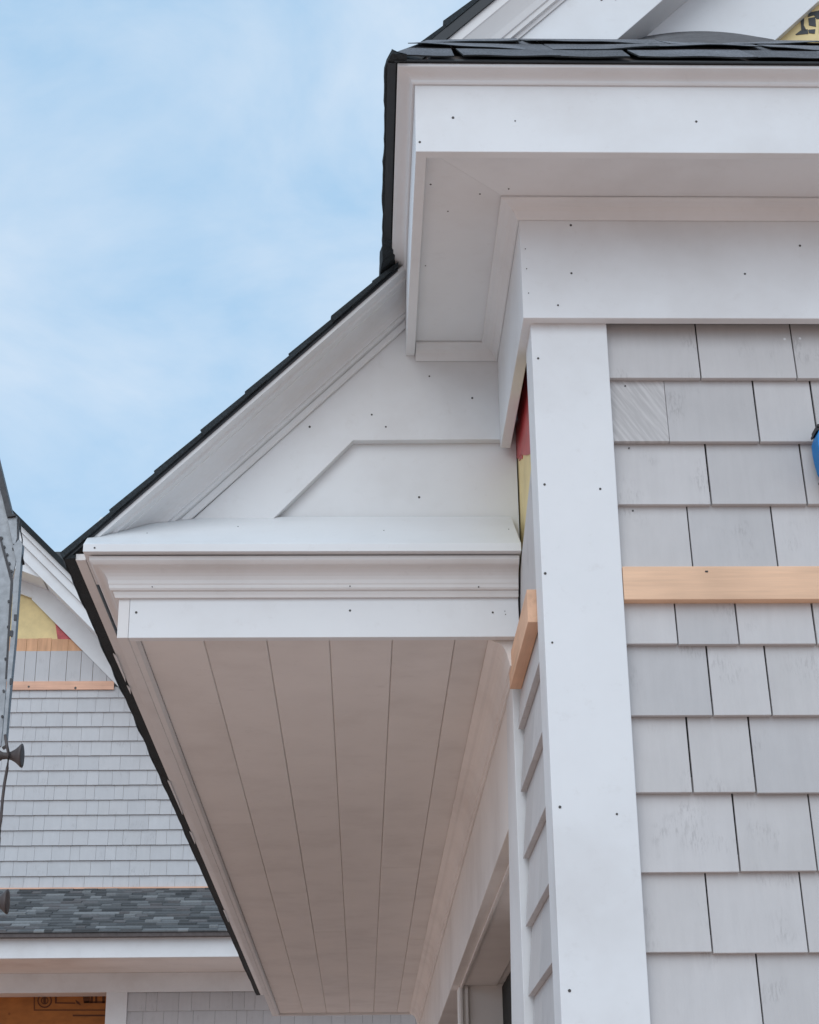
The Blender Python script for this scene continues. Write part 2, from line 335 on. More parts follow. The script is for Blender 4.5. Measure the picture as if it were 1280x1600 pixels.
fa = P('fascia_board', sweep([(0, 3.368), (0, 3.53), (-0.0195, 3.53), (-0.0195, 3.368)], [(HX1+0.22, 2.57), (0.097, 2.57), (0.097, 3.3398)], 1), 'trim', bev=0.0012)
nails(fa, [onY(x, y, 2.57) for x, y in ((708, 184), (1088, 190), (656, 222))], (0, -1, 0)); nails(fa, [onY(805, 189, 2.57)], (0, -1, 0), 0.0014)
prof = [(0.0004, 3.5106), (0.004, 3.5106), (0.006, 3.5135)]+[(0.030-0.024*math.cos(rad(a)), 3.5135+0.014*math.sin(rad(a))) for a in (15, 30, 45, 60, 75, 90)]+[(0.0315, 3.529), (0.0315, 3.534), (0.0004, 3.534)]
P('crown_moulding', sweep(prof, [(HX1+0.22, 2.57), (0.097, 2.57), (0.097, 3.3398)], 1), 'trim')

# ---- small return roof over the upper cornice, its shingles lifting in waves
rr = P('return_roof', prism([(2.539, 3.5365), (2.752, 3.738), (2.84, 3.82), (2.84, 3.5365)], 'x', 0.128, HX1+0.24), 'deck')
P('drip_edge', box(0.060, HX1+0.24, 2.5320, 2.538, 3.5353, 3.5388), 'drip', rr)
def tab(x0, x1, s0, s1, lift, th, sk=0.0, phase=0.0, amp=0.0, nx=8, ns=4, hip=False):
    """shingle tab on the return roof: s runs up the 45 degree slope from the eave"""
    bm = bmesh.new(); top = []; bot = []
    for i in range(nx+1):
        u = i/nx; ct = []; cb = []
        for j in range(ns+1):
            w = j/ns; x = x0+(x1-x0)*u+sk*(1-w); sb = s0+(2.6*amp*math.sin(phase*2+x*8.5) if amp else 0.0); s = sb+(s1-sb)*w
            if hip: xl = 0.050+0.30*s; x = xl+(x1-xl)*u
            l = (lift+amp*(1+math.sin(phase+x*11.0))+0.0008*math.sin(phase*3+x*47))*(1-w)**1.5+0.002
            c = 0.7071; y = 2.5295+s*c-l*c; zz = 3.5388+s*c*0.965+l*c
            ct.append(bm.verts.new((x, y-th*c, zz+th*c))); cb.append(bm.verts.new((x, y, zz)))
        top.append(ct); bot.append(cb)
    for i in range(nx):
        for j in range(ns):
            bm.faces.new((top[i][j], top[i+1][j], top[i+1][j+1], top[i][j+1])); bm.faces.new((bot[i][j], bot[i][j+1], bot[i+1][j+1], bot[i+1][j])).material_index = 1
        f = bm.faces.new((top[i][0], bot[i][0], bot[i+1][0], top[i+1][0])); f.material_index = 1
        bm.faces.new((top[i][ns], top[i+1][ns], bot[i+1][ns], bot[i][ns]))
    for j in range(ns):
        bm.faces.new((top[0][j], top[0][j+1], bot[0][j+1], bot[0][j])).material_index = 1; bm.faces.new((top[nx][j], bot[nx][j], bot[nx][j+1], top[nx][j+1])).material_index = 1
    return bm
rnd = random.Random(4)
courses = [(0.000, 0.20, 0.0006, 0.0), (0.112, 0.27, 0.001, 0.0045), (0.205, 0.312, 0.001, 0.0036)]
for ci, (s0, s1, lift, amp) in enumerate(courses):
    x = 0.055+0.02*ci; first = True; ph = rnd.uniform(0, 6)
    while x < HX1+0.2:
        w = rnd.uniform(0.10, 0.24) if ci == 0 else rnd.uniform(0.16, 0.36)
        P('shingle', tab(x, x+w-0.003, s0+rnd.uniform(-0.003, 0.003), s1, lift+rnd.uniform(0, 0.001), 0.0015+0.0012*(rnd.random() < 0.4), sk=0.014*rnd.choice((0, 1)), phase=ph, amp=amp, hip=first), ['asphalt', 'edge'], rr); first = False
        x += w
# hip strip of bent shingles running down the left end of the return and along its eave
bm = bmesh.new(); ys = [2.515+0.0245*k for k in range(33)]; prev = None; r3 = random.Random(21); stp = 0.0
for k, y in enumerate(ys):
    if k % 7 == 0: stp = r3.uniform(-0.004, 0.003)
    wv = stp+r3.uniform(-0.0008, 0.0008); xo = 0.0455+wv+(0.012 if k == 0 else 0.004 if k == 1 else 0)-(0.004 if y > 3.2 else 0)
    u = min(1, max(0, (y-2.53)/0.18)); xh, zh = 0.055+0.055*u, 3.5475+0.132*u
    ring = [bm.verts.new(p) for p in ((xo, y, 3.5385+wv*0.5-0.046*min(1, max(0, (y-3.13)/0.08))), (xo-0.001, y, 3.5465+wv), (xh, y, zh), (xh+0.02, y, zh-0.012), (0.082, y, 3.5365))]
    if prev:
        for i in range(5): bm.faces.new((prev[i], prev[(i+1) % 5], ring[(i+1) % 5], ring[i]))
    else: bm.faces.new(ring)
    prev = ring
bm.faces.new(prev[::-1]); P('eave_shingles', bm, 'edge', rr)
P('drip_edge', box(0.0475, 0.0625, 2.5385, 3.19, 3.5345, 3.5375), 'drip', rr)

bm = bmesh.new(); prev = None
for i in range(25):
    u = i/24; x = 0.535+0.33*u; hz = math.sin(math.pi*min(1, u*1.05))**0.7 if u < 0.95 else 0.0
    ring = [bm.verts.new(p) for p in ((x, 2.640, 3.647), (x, 2.70, 3.700+0.010*hz+0.002*math.sin(i*1.3)), (x, 2.75, 3.746+0.022*hz+0.002*math.sin(i*1.7)), (x, 2.836, 3.815+0.030*hz), (x, 2.836, 3.78), (x, 2.66, 3.645))]
    if prev:
        for k in range(6): bm.faces.new((prev[k], prev[(k+1) % 6], ring[(k+1) % 6], ring[k]))
    else: bm.faces.new(ring)
    prev = ring
bm.faces.new(prev[::-1]); P('felt_membrane', bm, 'slate4', rr)

# ---- upper gable above the return
UG = 2.75
cA = 1.6+0.6707*UG; cB = 3.253; xt = 1.55
ug = P('gable_frieze', prism([(0.16, 0.16+cA+0.05), (xt, xt+cA+0.05), (xt, xt+cB), (0.45, 0.45+cB), (0.16, 3.70)], 'y', UG, UG+0.085), 'trim', bev=0.0012)
nails(ug, [onY(962, -1, UG), onY(940, 0, UG)], (0, -1, 0))
P('gable_panel', prism([(0.3, 0.3+cB+0.06), (xt, xt+cB+0.06), (xt, xt+2.984), (0.70, 0.70+2.984)], 'y', 2.836, 2.854), 'trim', bev=0.001)
P('gable_sheathing', prism([(0.30, 3.60), (0.30, 0.3+3.35), (xt, xt+3.35), (2*xt+0.3, 3.6)], 'y', 2.8555, 2.868), 'yellow', label='pale yellow sheathing with black print')
prn = bmesh.new()
def pr_poly(pts, Y, bm, th=0.0012, mi=0):
    q = [onY(x, y, Y) for x, y in pts]; prism([(a.x, a.z) for a in q], 'y', Y-th, Y-0.0002, bm, mi)
for pts in ([(1243, 54), (1251, 48), (1262, 46), (1263, 53), (1244, 55)], [(1251, 31), (1257, 22), (1256, 40), (1260, 48), (1252, 47)],
            [(1263, 29), (1274, 27), (1275, 42), (1264, 40)], [(1263, 47), (1274, 46), (1273, 53), (1264, 52)], [(1264, 20), (1284, 16), (1296, 18), (1296, 30), (1276, 30), (1272, 24), (1262, 27)], [(1280, 34), (1292, 34), (1292, 52), (1280, 52)]):
    pr_poly(pts, 2.8555, prn)
P('sheathing_print', prn, 'ink', label='black block print fragments')
# rake crown, roof deck and shingle courses of the main roof
cU = 1.6+0.7244*2.715
rk = [(UG-0.001, cA), (UG-0.004, cA), (UG-0.005, cA+0.010), (UG-0.012, cA+0.012), (UG-0.013, cA+0.024), (UG-0.016, cA+0.027)]
rk += [(UG-0.016-0.016*k/5, cA+0.03+0.055*(k/5)**0.8) for k in range(1, 6)]+[(UG-0.034, cA+0.088), (UG-0.034, cU-0.002), (UG-0.001, cU-0.002)]
P('rake_crown', shear_sweep(rk, 0.10, xt, 0.0), 'trim2')
bm = shear_sweep([(UG-0.03, cU), (UG-0.03, cU+0.018), (9.0, cU+0.018), (9.0, cU)], 0.075, 2.2, 0.0); mr = P('main_roof', bm, 'deck')
for k in range(18):
    xb = 0.075+k*0.09; w = 0.125; j = rnd.uniform(-0.003, 0.003)
    P('shingle_course', prism([(xb, xb+cU+0.0195), (xb-0.006, xb+cU+0.033), (xb+w, xb+w+cU+0.024), (xb+w, xb+w+cU+0.0195)], 'y', UG-0.042+j, 9.0), 'edge', mr)
P('drip_edge', shear_sweep([(UG-0.0395, cU-0.008), (UG-0.0395, cU+0.0185), (UG-0.0305, cU+0.0185), (UG-0.0305, cU-0.008)], 0.075, 2.2, 0.0), 'drip', mr)
# far slope of the main roof, to close the house
P('roof_back_slope', prism([(2.2, 2.2+cU+0.018), (3.75, 0.65+cU+0.018), (3.75, 0.65+cU-0.01), (2.2, 2.2+cU-0.01)], 'y', UG-0.03, 9.0), 'edge', mr)
P('house_body', box(0.62, HX1-0.03, 2.94, 9.6, 0.0, 3.70), 'shade_back')
P('right_wall', box(HX1-0.019, HX1-0.0195+0.02, 2.82, 9.6, 0, 3.5), 'shingle')

# ---- lower gable over the porch eave
YG = 3.34
gf = P('gable_frieze', prism([(-0.40, 2.935), (0.0965, 3.4365), (0.2965, 3.4365), (0.2965, 3.384), (0.319, 3.384), (0.3195, 3.167), (-0.0175, 3.1645), (-0.195, 2.972)], 'y', YG, YG+0.020), 'trim', bev=0.0012)
nails(gf, [onY(x, y, YG) for x, y in ((671, 588), (738, 622), (581, 648), (603, 667), (484, 667), (351, 763))], (0, -1, 0))
gp = P('gable_panel', prism([(-0.28, 2.93), (-0.06, 3.22), (0.3325, 3.22), (0.3325, 2.93)], 'y', YG+0.0205, YG+0.034), 'trim')
nails(gp, [onY(655, 777, YG+0.0205)], (0, -1, 0))
cl = 3.3365
rp = [(0.0005, 0), (0.008, 0), (0.0105, 0.006), (0.0105, 0.0185), (0.007, 0.0195), (0.020, 0.0215), (0.0205, 0.0305), (0.026, 0.0315), (0.0265, 0.039), (0.030, 0.0475), (0.039, 0.0560), (0.054, 0.0620), (0.072, 0.0655), (0.083, 0.0665),
      (0.0835, 0.0690), (0.101, 0.0695), (0.1025, 0.0770), (0.106, 0.0785), (0.128, 0.0790), (0.128, 0.0935), (0.0005, 0.0935)]
rp = [(YG-a, cl+b) for a, b in rp]
bm = shear_sweep(rp, -0.62, 0.0965, 0.0)
pent_n = Vector((0, -(2.988-2.858), 0.18)).normalized()
cut(bm, Vector((0, 3.165, 2.8585)), pent_n)
cut(bm, Vector((-0.5465, 0, 0)), Vector((1, 0, 0)))
P('rake_crown', bm, 'trim')
# sloped white pent board on the return, with its square nose
co = P('pent_board', prism([(3.165, 2.8415), (3.165, 2.858), (3.352, 2.993), (3.352, 2.8415)], 'x', -0.5465, 0.3158), 'trim', bev=0.001)
nails(co, [onY(148, 856, 3.165)], (0, -1, 0))
def on_pent(x, y):
    d = ray(x, y); n = pent_n; t = (Vector((0, 3.165, 2.858-CZ))).dot(n)/d.dot(n); p = d*t; return Vector((p.x, p.y, p.z+CZ))
nails(co, [on_pent(x, y) for x, y in ((372, 823), (600, 829), (795, 827), (230, 833))], pent_n, 0.0014)
# crown under the pent, mitred round the corner and along the eave
YBX, XBL, YEND = 3.236, -0.481, 9.60
cp = [(0.0004, 2.7685), (0.007, 2.7685), (0.0085, 2.7735), (0.0105, 2.7775), (0.0105, 2.781), (0.0155, 2.7815), (0.018, 2.785), (0.0185, 2.789), (0.0185, 2.7905)]
cp += [(0.020+0.026*(1-math.cos(rad(a))), 2.791+0.031*math.sin(rad(a))) for a in (5, 18, 32, 46, 60, 75, 88)]
cp += [(0.049, 2.8235), (0.0525, 2.827), (0.055, 2.8305), (0.055, 2.8385), (0.0004, 2.8385)]
cw = P('crown_moulding', sweep(cp, [(0.3125, YBX), (XBL, YBX), (XBL, YEND+0.25)], 1), 'trim2')
nails(cw, [onY(x, y, YBX-0.027) for x, y in ((210, 884), (540, 880), (757, 881))], (0, -1, -0.6), 0.0014)
nails(cw, [onY(x, y, YBX-0.0185) for x, y in ((238, 917), (547, 916), (748, 917))], (0, -1, 0), 0.0014)
bf = P('fascia_board', box(XBL+0.0222, 0.3125, YBX, YBX+0.021, 2.687, 2.8385), 'trim', bev=0.001)
nails(bf, [onY(x, y, YBX) for x, y in ((213, 957), (547, 954), (770, 957))], (0, -1, 0)); nails(bf, [onY(x, y, YBX) for x, y in ((789, 955), (790, 960))], (0, -1, 0), 0.0011)
P('fascia_board', box(XBL, XBL+0.0217, YBX, YEND, 2.687, 2.8385), 'trim2', bev=0.001)
P('fascia_board', box(XBL+0.0222, 0.26, YEND-0.02, YEND, 2.687, 2.8385), 'trim2', bev=0.001)
P('soffit_moulding', prism([(XBL+0.022, 2.688), (XBL+0.034, 2.688), (XBL+0.040, 2.694), (XBL+0.040, 2.7005), (XBL+0.022, 2.7005)], 'y', YBX+0.0215, YEND-0.021), 'trim2')

# ---- porch soffit of grooved boards
ps = P('porch_soffit', box(-0.45, 0.30, YBX+0.022, YEND-0.02, 2.7105, 2.722), 'shade_back')
edges = [-0.4414, -0.3156, -0.1900, -0.0644, 0.0617, 0.1877, 0.3000]
for k in range(6):
    splits = [YBX+0.0225, *sorted([[4.95], [6.05], [4.2, 6.9], [5.0, 7.6], [5.62], [7.1]][k]), YEND-0.0205]
    for a, b in zip(splits, splits[1:]):
        x0, x1 = edges[k]+0.0003, edges[k+1]-0.0003; zb = 2.6985+rnd.uniform(-0.0006, 0.0006)
        P('soffit_board', prism([(x0, zb+0.0028), (x0+0.0020, zb), (x1-0.0020, zb), (x1, zb+0.0028), (x1, zb+0.0115), (x0, zb+0.0115)], 'y', a+0.0005, b-0.0005), 'soffit', ps)
# ---- beam along the porch opening with its crown
bmx = P('porch_beam', box(0.306, 0.46, 3.50, YEND+0.2, 2.378, 2.71), 'soffit', bev=0.0015)
P('beam_end_board', box(0.3062, 0.3345, 3.262, 3.499, 2.669, 2.71), 'trim', bmx)
cq = [(0.0004, 2.628), (0.005, 2.628), (0.0065, 2.634), (0.012, 2.636), (0.013, 2.642)]+[(0.015+0.026*(1-math.cos(rad(a))), 2.644+0.040*math.sin(rad(a))) for a in (8, 25, 42, 58, 74, 88)]+[(0.046, 2.688), (0.052, 2.692), (0.052, 2.6978), (0.0004, 2.6978)]
P('crown_moulding', sweep(cq, [(0.306, 3.262), (0.306, YEND-0.021)], 1), 'soffit', bmx)
# ---- porch interior
P('porch_ceiling', box(0.4605, 1.2, 3.62, 6.2, 2.385, 2.40), 'soffit')
P('beam_casing', box(0.335, 0.3435, 3.62, 6.15, 2.370, 2.3775), 'soffit', bmx, bev=0.001)
P('porch_back_wall', box(0.33, 1.2, 6.05, 6.16, 0, 2.3845), 'soffit')
for xx in (0.333, 0.352): P('casing_strip', box(xx, xx+0.009, 6.036, 6.0495, 0, 2.3765), 'soffit', bev=0.001)
P('porch_side_wall', box(0.545, 0.615, 3.62, 4.6, 0, 2.384), 'soffit')
P('porch_door_opening', box(0.478, 0.612, 4.6, 6.049, 0, 2.375), 'door_shade', label='doorway at the back of the porch, its shade painted as a black block')  # solid block; the unlit interior is only its near-black colour
P('porch_floor', box(-0.4, 0.62, 3.61, 9.6, 0.0, 0.15), 'floorwood')
P('porch_post', box(0.305, 0.455, 9.40, 9.55, 0.15, 2.377), 'trim', bev=0.002)

# ---- porch roof
YR = 3.20; cBt = 3.4302
rf = P('porch_roof', shear_sweep([(YR+0.02, cBt-0.0035), (YR+0.02, cBt+0.003), (YEND+0.38, cBt+0.003), (YEND+0.38, cBt-0.0035)], -0.576, 0.0785, 0.0), 'deck')
P('drip_edge', shear_sweep([(YR+0.008, cBt-0.004), (YR+0.008, cBt+0.0035), (YR+0.0195, cBt+0.0035), (YR+0.0195, cBt-0.004)], -0.583, 0.0785, 0.0), 'drip', rf)
P('drip_edge', prism([(-0.589, 2.8420), (-0.5685, 2.8440), (-0.5685, 2.851), (-0.583, 2.851)], 'y', YR+0.006, YEND+0.38), 'edge', rf)
for k in range(8):
    xb = -0.592+k*0.0887+(0 if k == 0 else rnd.uniform(-0.004, 0.004)); x1 = min(xb+0.128, 0.080)
    bm = bmesh.new(); n = 60; prev = None; t0 = 0.0195
    for s in range(n+1):
        y = YR+(YEND+0.39-YR)*(s/n)**1.6; j = rnd.uniform(-0.0016, 0.0016) if s else 0
        ya = y+(rnd.uniform(-0.002, 0.002) if s == 0 else 0)
        ring = [bm.verts.new(p) for p in ((xb+j, ya, xb+cBt+0.0036+j), (xb-0.006+j, ya, xb+cBt+t0-0.004+j), (x1, ya, x1+cBt+0.0125), (x1, ya, x1+cBt+0.0036))]
        if prev:
            for i in range(4): bm.faces.new((prev[i], prev[(i+1) % 4], ring[(i+1) % 4], ring[i]))
        else: bm.faces.new(ring)
        prev = ring
    bm.faces.new(prev[::-1]); P('shingle_course', bm, 'edge', rf)
# sub fascia under the eave overhang, with scraps of membrane
sub = P('eave_board', prism([(-0.5675, 2.8420), (-0.5480, 2.8420), (-0.5480, 2.855), (-0.5675, 2.855)], 'y', YR+0.012, YEND+0.36), 'trim2')
for y0, y1 in ((3.80, 4.02), (4.05, 4.12), (5.0, 5.45), (5.7, 5.9), (7.2, 7.5)):
    xo = -0.5715; P('membrane_scrap', prism([(xo, y0), (xo+0.006, y0+0.02), (xo+0.004, y1-0.03), (xo+0.001, y1)], 'z', 2.8375, 2.8405), 'trim', sub)

# ================================================================== BLUE TOOL on the wall
T = empty('hand_tool', 'blue plastic tool with black ends hanging on the grey shingles at right frame edge', 'tool', (0.84, 2.77, 2.866))
TI = Matrix.Translation((-0.832, -2.77, -2.861))
def TP(name, bm, mat, **k):
    o = obj(name, bm, mat, T, **k); o.matrix_parent_inverse = TI; return o
body = [(0.812, 2.824), (0.806, 2.834), (0.8025, 2.855), (0.8005, 2.875), (0.8010, 2.893), (0.8055, 2.905), (0.815, 2.911), (0.865, 2.911), (0.874, 2.905), (0.8785, 2.893), (0.879, 2.875), (0.877, 2.855), (0.872, 2.834), (0.866, 2.824)]
TP('body', prism(body, 'y', 2.752, 2.7975), 'blue', bev=0.003)
TP('top_cap', prism([(0.8035, 2.9115), (0.8765, 2.9115), (0.8765, 2.9185), (0.8035, 2.9185)], 'y', 2.755, 2.7965), 'black', bev=0.002)
TP('corner_guard', prism([(0.8010, 2.9085), (0.8032, 2.9112), (0.813, 2.9112), (0.8015, 2.9045)], 'y', 2.757, 2.795), 'black')
TP('bottom_cap', prism([(0.8045, 2.8165), (0.806, 2.8205), (0.8125, 2.8235), (0.866, 2.8235), (0.872, 2.819), (0.868, 2.8135), (0.812, 2.8135)], 'y', 2.757, 2.7955), 'black', bev=0.002)
TP('wall_hook', box(0.834, 0.846, 2.7655, 2.8135, 2.9188, 2.922), 'dark')

# ================================================================== SCAFFOLD at the left edge
YS = 4.5
G = empty('scaffold_bracket', 'galvanised steel scaffold post and perforated bracket at the left frame edge', 'scaffold', (-1.10, YS, 0))
GI = Matrix.Translation((1.10, -YS, 0))
def GP(name, bm, mat, **k):
    o = obj(name, bm, mat, G, **k); o.matrix_parent_inverse = GI; return o
def pxpoly(pts, Y, th):
    q = [onY(x, y, Y) for x, y in pts]; return prism([(a.x, a.z) for a in q], 'y', Y, Y+th)
GP('bracket_plate', pxpoly([(-150, 690), (-14, 725), (1, 766), (14, 806), (25, 852), (25, 880), (18, 906), (8, 1100), (2, 1165), (-20, 1190), (-150, 1190)], YS, 0.006), 'galv', bev=0.001)
GP('bracket_flange', pxpoly([(20, 853), (30, 842), (35.5, 850), (31, 900), (24, 1000), (15, 1090), (9, 1164), (2.5, 1168), (9, 1090), (17, 990), (21, 906), (26, 880)], YS-0.03, 0.028), 'galv', bev=0.001)
GP('seam', pxpoly([(-2, 838), (1, 838), (20, 903), (20.5, 912), (11, 1060), (8, 1060), (16.5, 908)], YS-0.0035, 0.003), 'dark')
GP('brace_bar', pxpoly([(-30, 600), (-2, 718), (19, 803), (24, 803), (25, 806), (11, 808), (0.5, 764), (-16, 720), (-40, 640)], YS-0.02, 0.05), 'dark', bev=0.001)
GP('top_plate', pxpoly([(11.5, 808.5), (26.5, 806.5), (27, 840), (24, 850), (20, 850)], YS-0.012, 0.010), 'galv', bev=0.0008)
GP('top_plate_edge', pxpoly([(27.5, 807), (30, 808), (29, 842), (25.5, 849), (27, 840)], YS-0.014, 0.012), 'dark')
bm = bmesh.new()
for x, y in ((3, 841), (7, 855), (11.5, 867), (15, 881), (18.5, 893), (21, 858), (14, 940), (13, 980), (9, 1030), (6, 1080), (4, 1120)):
    p = onY(x, y, YS); r = 0.0032; pts = [(p.x+r*math.cos(k*math.pi/4), p.z+r*1.3*math.sin(k*math.pi/4)) for k in range(8)]; prism(pts, 'y', YS-0.004, YS-0.0005, bm)
GP('hole_discs', bm, 'dark', kind='stuff')  # dark discs stand in for holes in the plate, their shade as colour
bm = bmesh.new()
for y in (990, 1065, 965): 
    p = onY(24.5 if y == 965 else 18, y, YS-0.03); box(p.x-0.004, p.x+0.004, YS-0.034, YS-0.0305, p.z-0.008, p.z+0.008, bm)
GP('clips', bm, 'dark', kind='stuff')
def tube(pts, r, n=6):
    bm = bmesh.new(); prev = None
    for i, p in enumerate(pts):
        d = (pts[min(i+1, len(pts)-1)]-pts[max(i-1, 0)]).normalized(); q = d.to_track_quat('Z', 'Y')
        rr = r[i] if isinstance(r, list) else r
        ring = [bm.verts.new(p+q @ Vector((rr*math.cos(2*math.pi*k/n), rr*math.sin(2*math.pi*k/n), 0))) for k in range(n)]
        if prev:
            for k in range(n): bm.faces.new((prev[k], prev[(k+1) % n], ring[(k+1) % n], ring[k]))
        else: bm.faces.new(ring[::-1])
        prev = ring
    bm.faces.new(prev); return bm
GP('cord', tube([onY(x, y, YS-0.02) for x, y in ((29, 808), (31.5, 818), (32, 828), (35, 843), (34, 862), (35, 872), (37, 882))], [0.0022, 0.004, 0.0022, 0.0018, 0.0018, 0.003, 0.004]), 'black', smooth=True)
GP('strap', tube([onY(x, y, YS-0.035) for x, y in ((8, 1148), (11, 1165), (14, 1180), (11.5, 1200), (7, 1225), (4, 1250), (1.5, 1280), (-1, 1310), (-8, 1400), (-10, 1480))], 0.0042), 'brown', smooth=True)
def horn(px, py, s):
    pr = [(-40, 7), (-6, 7), (0, 8), (4, 5.5), (10, 5), (17, 6.5), (23, 10), (28, 14.5), (31, 17.5), (33, 18), (33.2, 14)]
    c = onY(px, py, YS-0.02); k = 0.00178*s
    return tube([Vector((c.x+a*k, c.y, c.z)) for a, b in pr], [b*k for a, b in pr], 20)
GP('horn_knob', horn(0, 1181, 1.0), 'brown', smooth=True)
GP('horn_knob', horn(-24, 1409, 1.0), 'brown', smooth=True)
p0 = onY(-28, 1000, YS)
GP('post', box(p0.x-0.26, p0.x-0.19, YS-0.035, YS+0.035, 0.01, 4.2), 'galv', bev=0.004)
GP('base_plate', box(p0.x-0.30, p0.x-0.15, YS-0.08, YS+0.08, 0.0, 0.0095), 'galv')

# ================================================================== NEIGHBOUR HOUSE
Nh = empty('neighbour_house', 'distant grey shingled house with white gable trim at lower left behind the eave', 'house', (-2.5, 14.5, 0))
NI = Matrix.Translation((2.5, -14.5, 0))
def NP(name, bm, mat, parent=None, **k):
    o = obj(name, bm, mat, parent or Nh, **k)
    if parent is None: o.matrix_parent_inverse = NI
    return o
YW = 14.5; NX0, NX1 = -5.2, 2.2
zc = [onY(100, y, YW).z for y in (1089.5, 1112.0)]
ztop_led, zbot_led = onY(100, 1065, YW).z, onY(100, 1078, YW).z
zroof = onY(100, 1389, YW).z
nw = NP('gable_wall', prism([(NX0, 3.95), (NX1, 3.95), (NX1, 4.2), (-1.2, 4.9), (-2.96, 6.9), (NX0, 6.9)], 'y', YW+0.023, YW+0.2), 'yellow')
# rows of shingles below the ledger
r2 = random.Random(8); nb = bmesh.new()
zb = zbot_led-0.10; top = zbot_led+0.01; cnt = 0
zz = [top]; z = onY(100, 1090, YW).z
while z > zroof-0.05: zz.append(z); z -= 0.1285
def rake_x(z): return onY(178, 1068, YW).x+0.55-(z-onY(178, 1068, YW).z)
def far_row(zb, zt, x0, x1, parent, face, vis0, vis1):
    global cnt
    x = x0-r2.uniform(0, 0.1)
    while x < x1:
        w = r2.uniform(0.075, 0.185); g = 0.0018
        if x+w > vis0 and x < vis1 and cnt < 296:
            NP('shingle', shingle_bm(x+g/2, min(x+w, x1)-g/2, zb+r2.uniform(-0.001, 0.001), zt, face+r2.uniform(-0.001, 0.001), t=0.014, ext=0.02), 'fshingle', parent); cnt += 1
        else: shingle_bm(x+g/2, min(x+w, x1)-g/2, zb, zt, face, t=0.014, ext=0.02, bm=nb)
        x += w
for a, b in zip(zz[1:], zz[:-1]): far_row(a, b, NX0, min(NX1-0.2, rake_x(b)), nw, YW, -3.12, min(-1.25, -2.1+(5.9-a)*0.48))
# tall row above the ledger, raw wood ends and sheathing in the peak
zt1, zt2 = onY(20, 1017, YW).z, onY(20, 997, YW).z
xs = [onY(x, 1040, YW).x for x in (-30, 2, 20, 38.5, 56, 77.5, 104, 126.5, 145.5, 168, 200)]
for a, b in zip(xs, xs[1:]):
    NP('shingle', box(a+0.002, b-0.002, YW+0.002, YW+0.014, ztop_led-0.02, zt1+r2.uniform(-0.008, 0.008)), 'fshingle', nw)
    NP('raw_shingle', box(a+0.002, b-0.002, YW+0.0145, YW+0.0225, zt1-0.05, zt2+r2.uniform(-0.01, 0.004)), 'rawsh', nw)
q = [onY(x, y, YW+0.018) for x, y in ((86, 970), (100, 978), (135, 1003), (90, 998))]
NP('flashing_tape', prism([(a.x, a.z) for a in q], 'y', YW+0.019, YW+0.0225), 'red', nw)
fl = NP('ledger_board', box(NX0, onY(178, 1072, YW-0.012).x, YW-0.012, YW+0.002, zbot_led, ztop_led), 'fcedar', label='bare orange wood strip on the far wall')
nails(fl, [onY(x, y, YW-0.012) for x, y in ((45, 1073), (118, 1075))], (0, -1, 0), 0.012)
# rake boards of the far gable
def kk(x, y, Y): p = onY(x, y, Y); return p.x+p.z
YK = 14.15
k_top = kk(62, 842, YK); k_low = (kk(59.5, 898, YK)+kk(150.5, 989, YK))/2; k_in = (kk(178, 1068, YW-0.02)+kk(50, 934, YW-0.02))/2
ridge = -3.75; lowx = 0.0
def band(name, k0, k1, Y0, Y1, mat, xa=ridge, xb=lowx, **kw):
    return NP(name, prism([(xa, k0-xa), (xb, k0-xb), (xb, k1-xb), (xa, k1-xa)], 'y', Y0, Y1), mat, **kw)
band('roof_slab', k_top+0.0, k_top-0.055, YK-0.10, 19.0, 'edge')
band('rake_crown', k_top-0.056, k_top-0.11, YK-0.06, YK+0.1, 'trim', bev=0.003)
band('rake_crown', k_top-0.112, k_top-0.20, YK-0.03, YK+0.1, 'trim', bev=0.003)
band('rake_board', k_top-0.202, k_low, YK, YK+0.03, 'trim')
band('rake_soffit', k_low+0.02, k_low+0.04, YK+0.031, YW, 'trim')
band('gable_frieze', k_low+0.3, k_in, YW-0.02, YW+0.002, 'trim', xa=onY(50, 934, YW-0.02).x)
q0, q1, q2 = onY(-60, 905, YW-0.021), onY(27, 925.5, YW-0.021), onY(50, 934, YW-0.021)
NP('gable_frieze', prism([(q0.x, q0.z), (q1.x, q1.z), (q2.x, q2.z), (q2.x, k_low+0.1-q2.x), (q0.x, k_low+0.1-q0.x)], 'y', YW-0.0215, YW+0.002), 'trim')
qs = [onY(x, y, YK+0.032) for x, y in ((-60, 860), (-60, 866), (30, 890), (66, 904), (37, 873))]
NP('peak_soffit', prism([(a.x, a.z) for a in qs], 'y', YK+0.032, YW-0.022), 'trim')
qs = [onY(x, y, 17.0) for x, y in ((70, 862), (140, 862), (140, 920), (70, 920))]
NP('rear_roof', prism([(a.x, a.z) for a in qs], 'y', 17.0, 17.3), 'slate1')
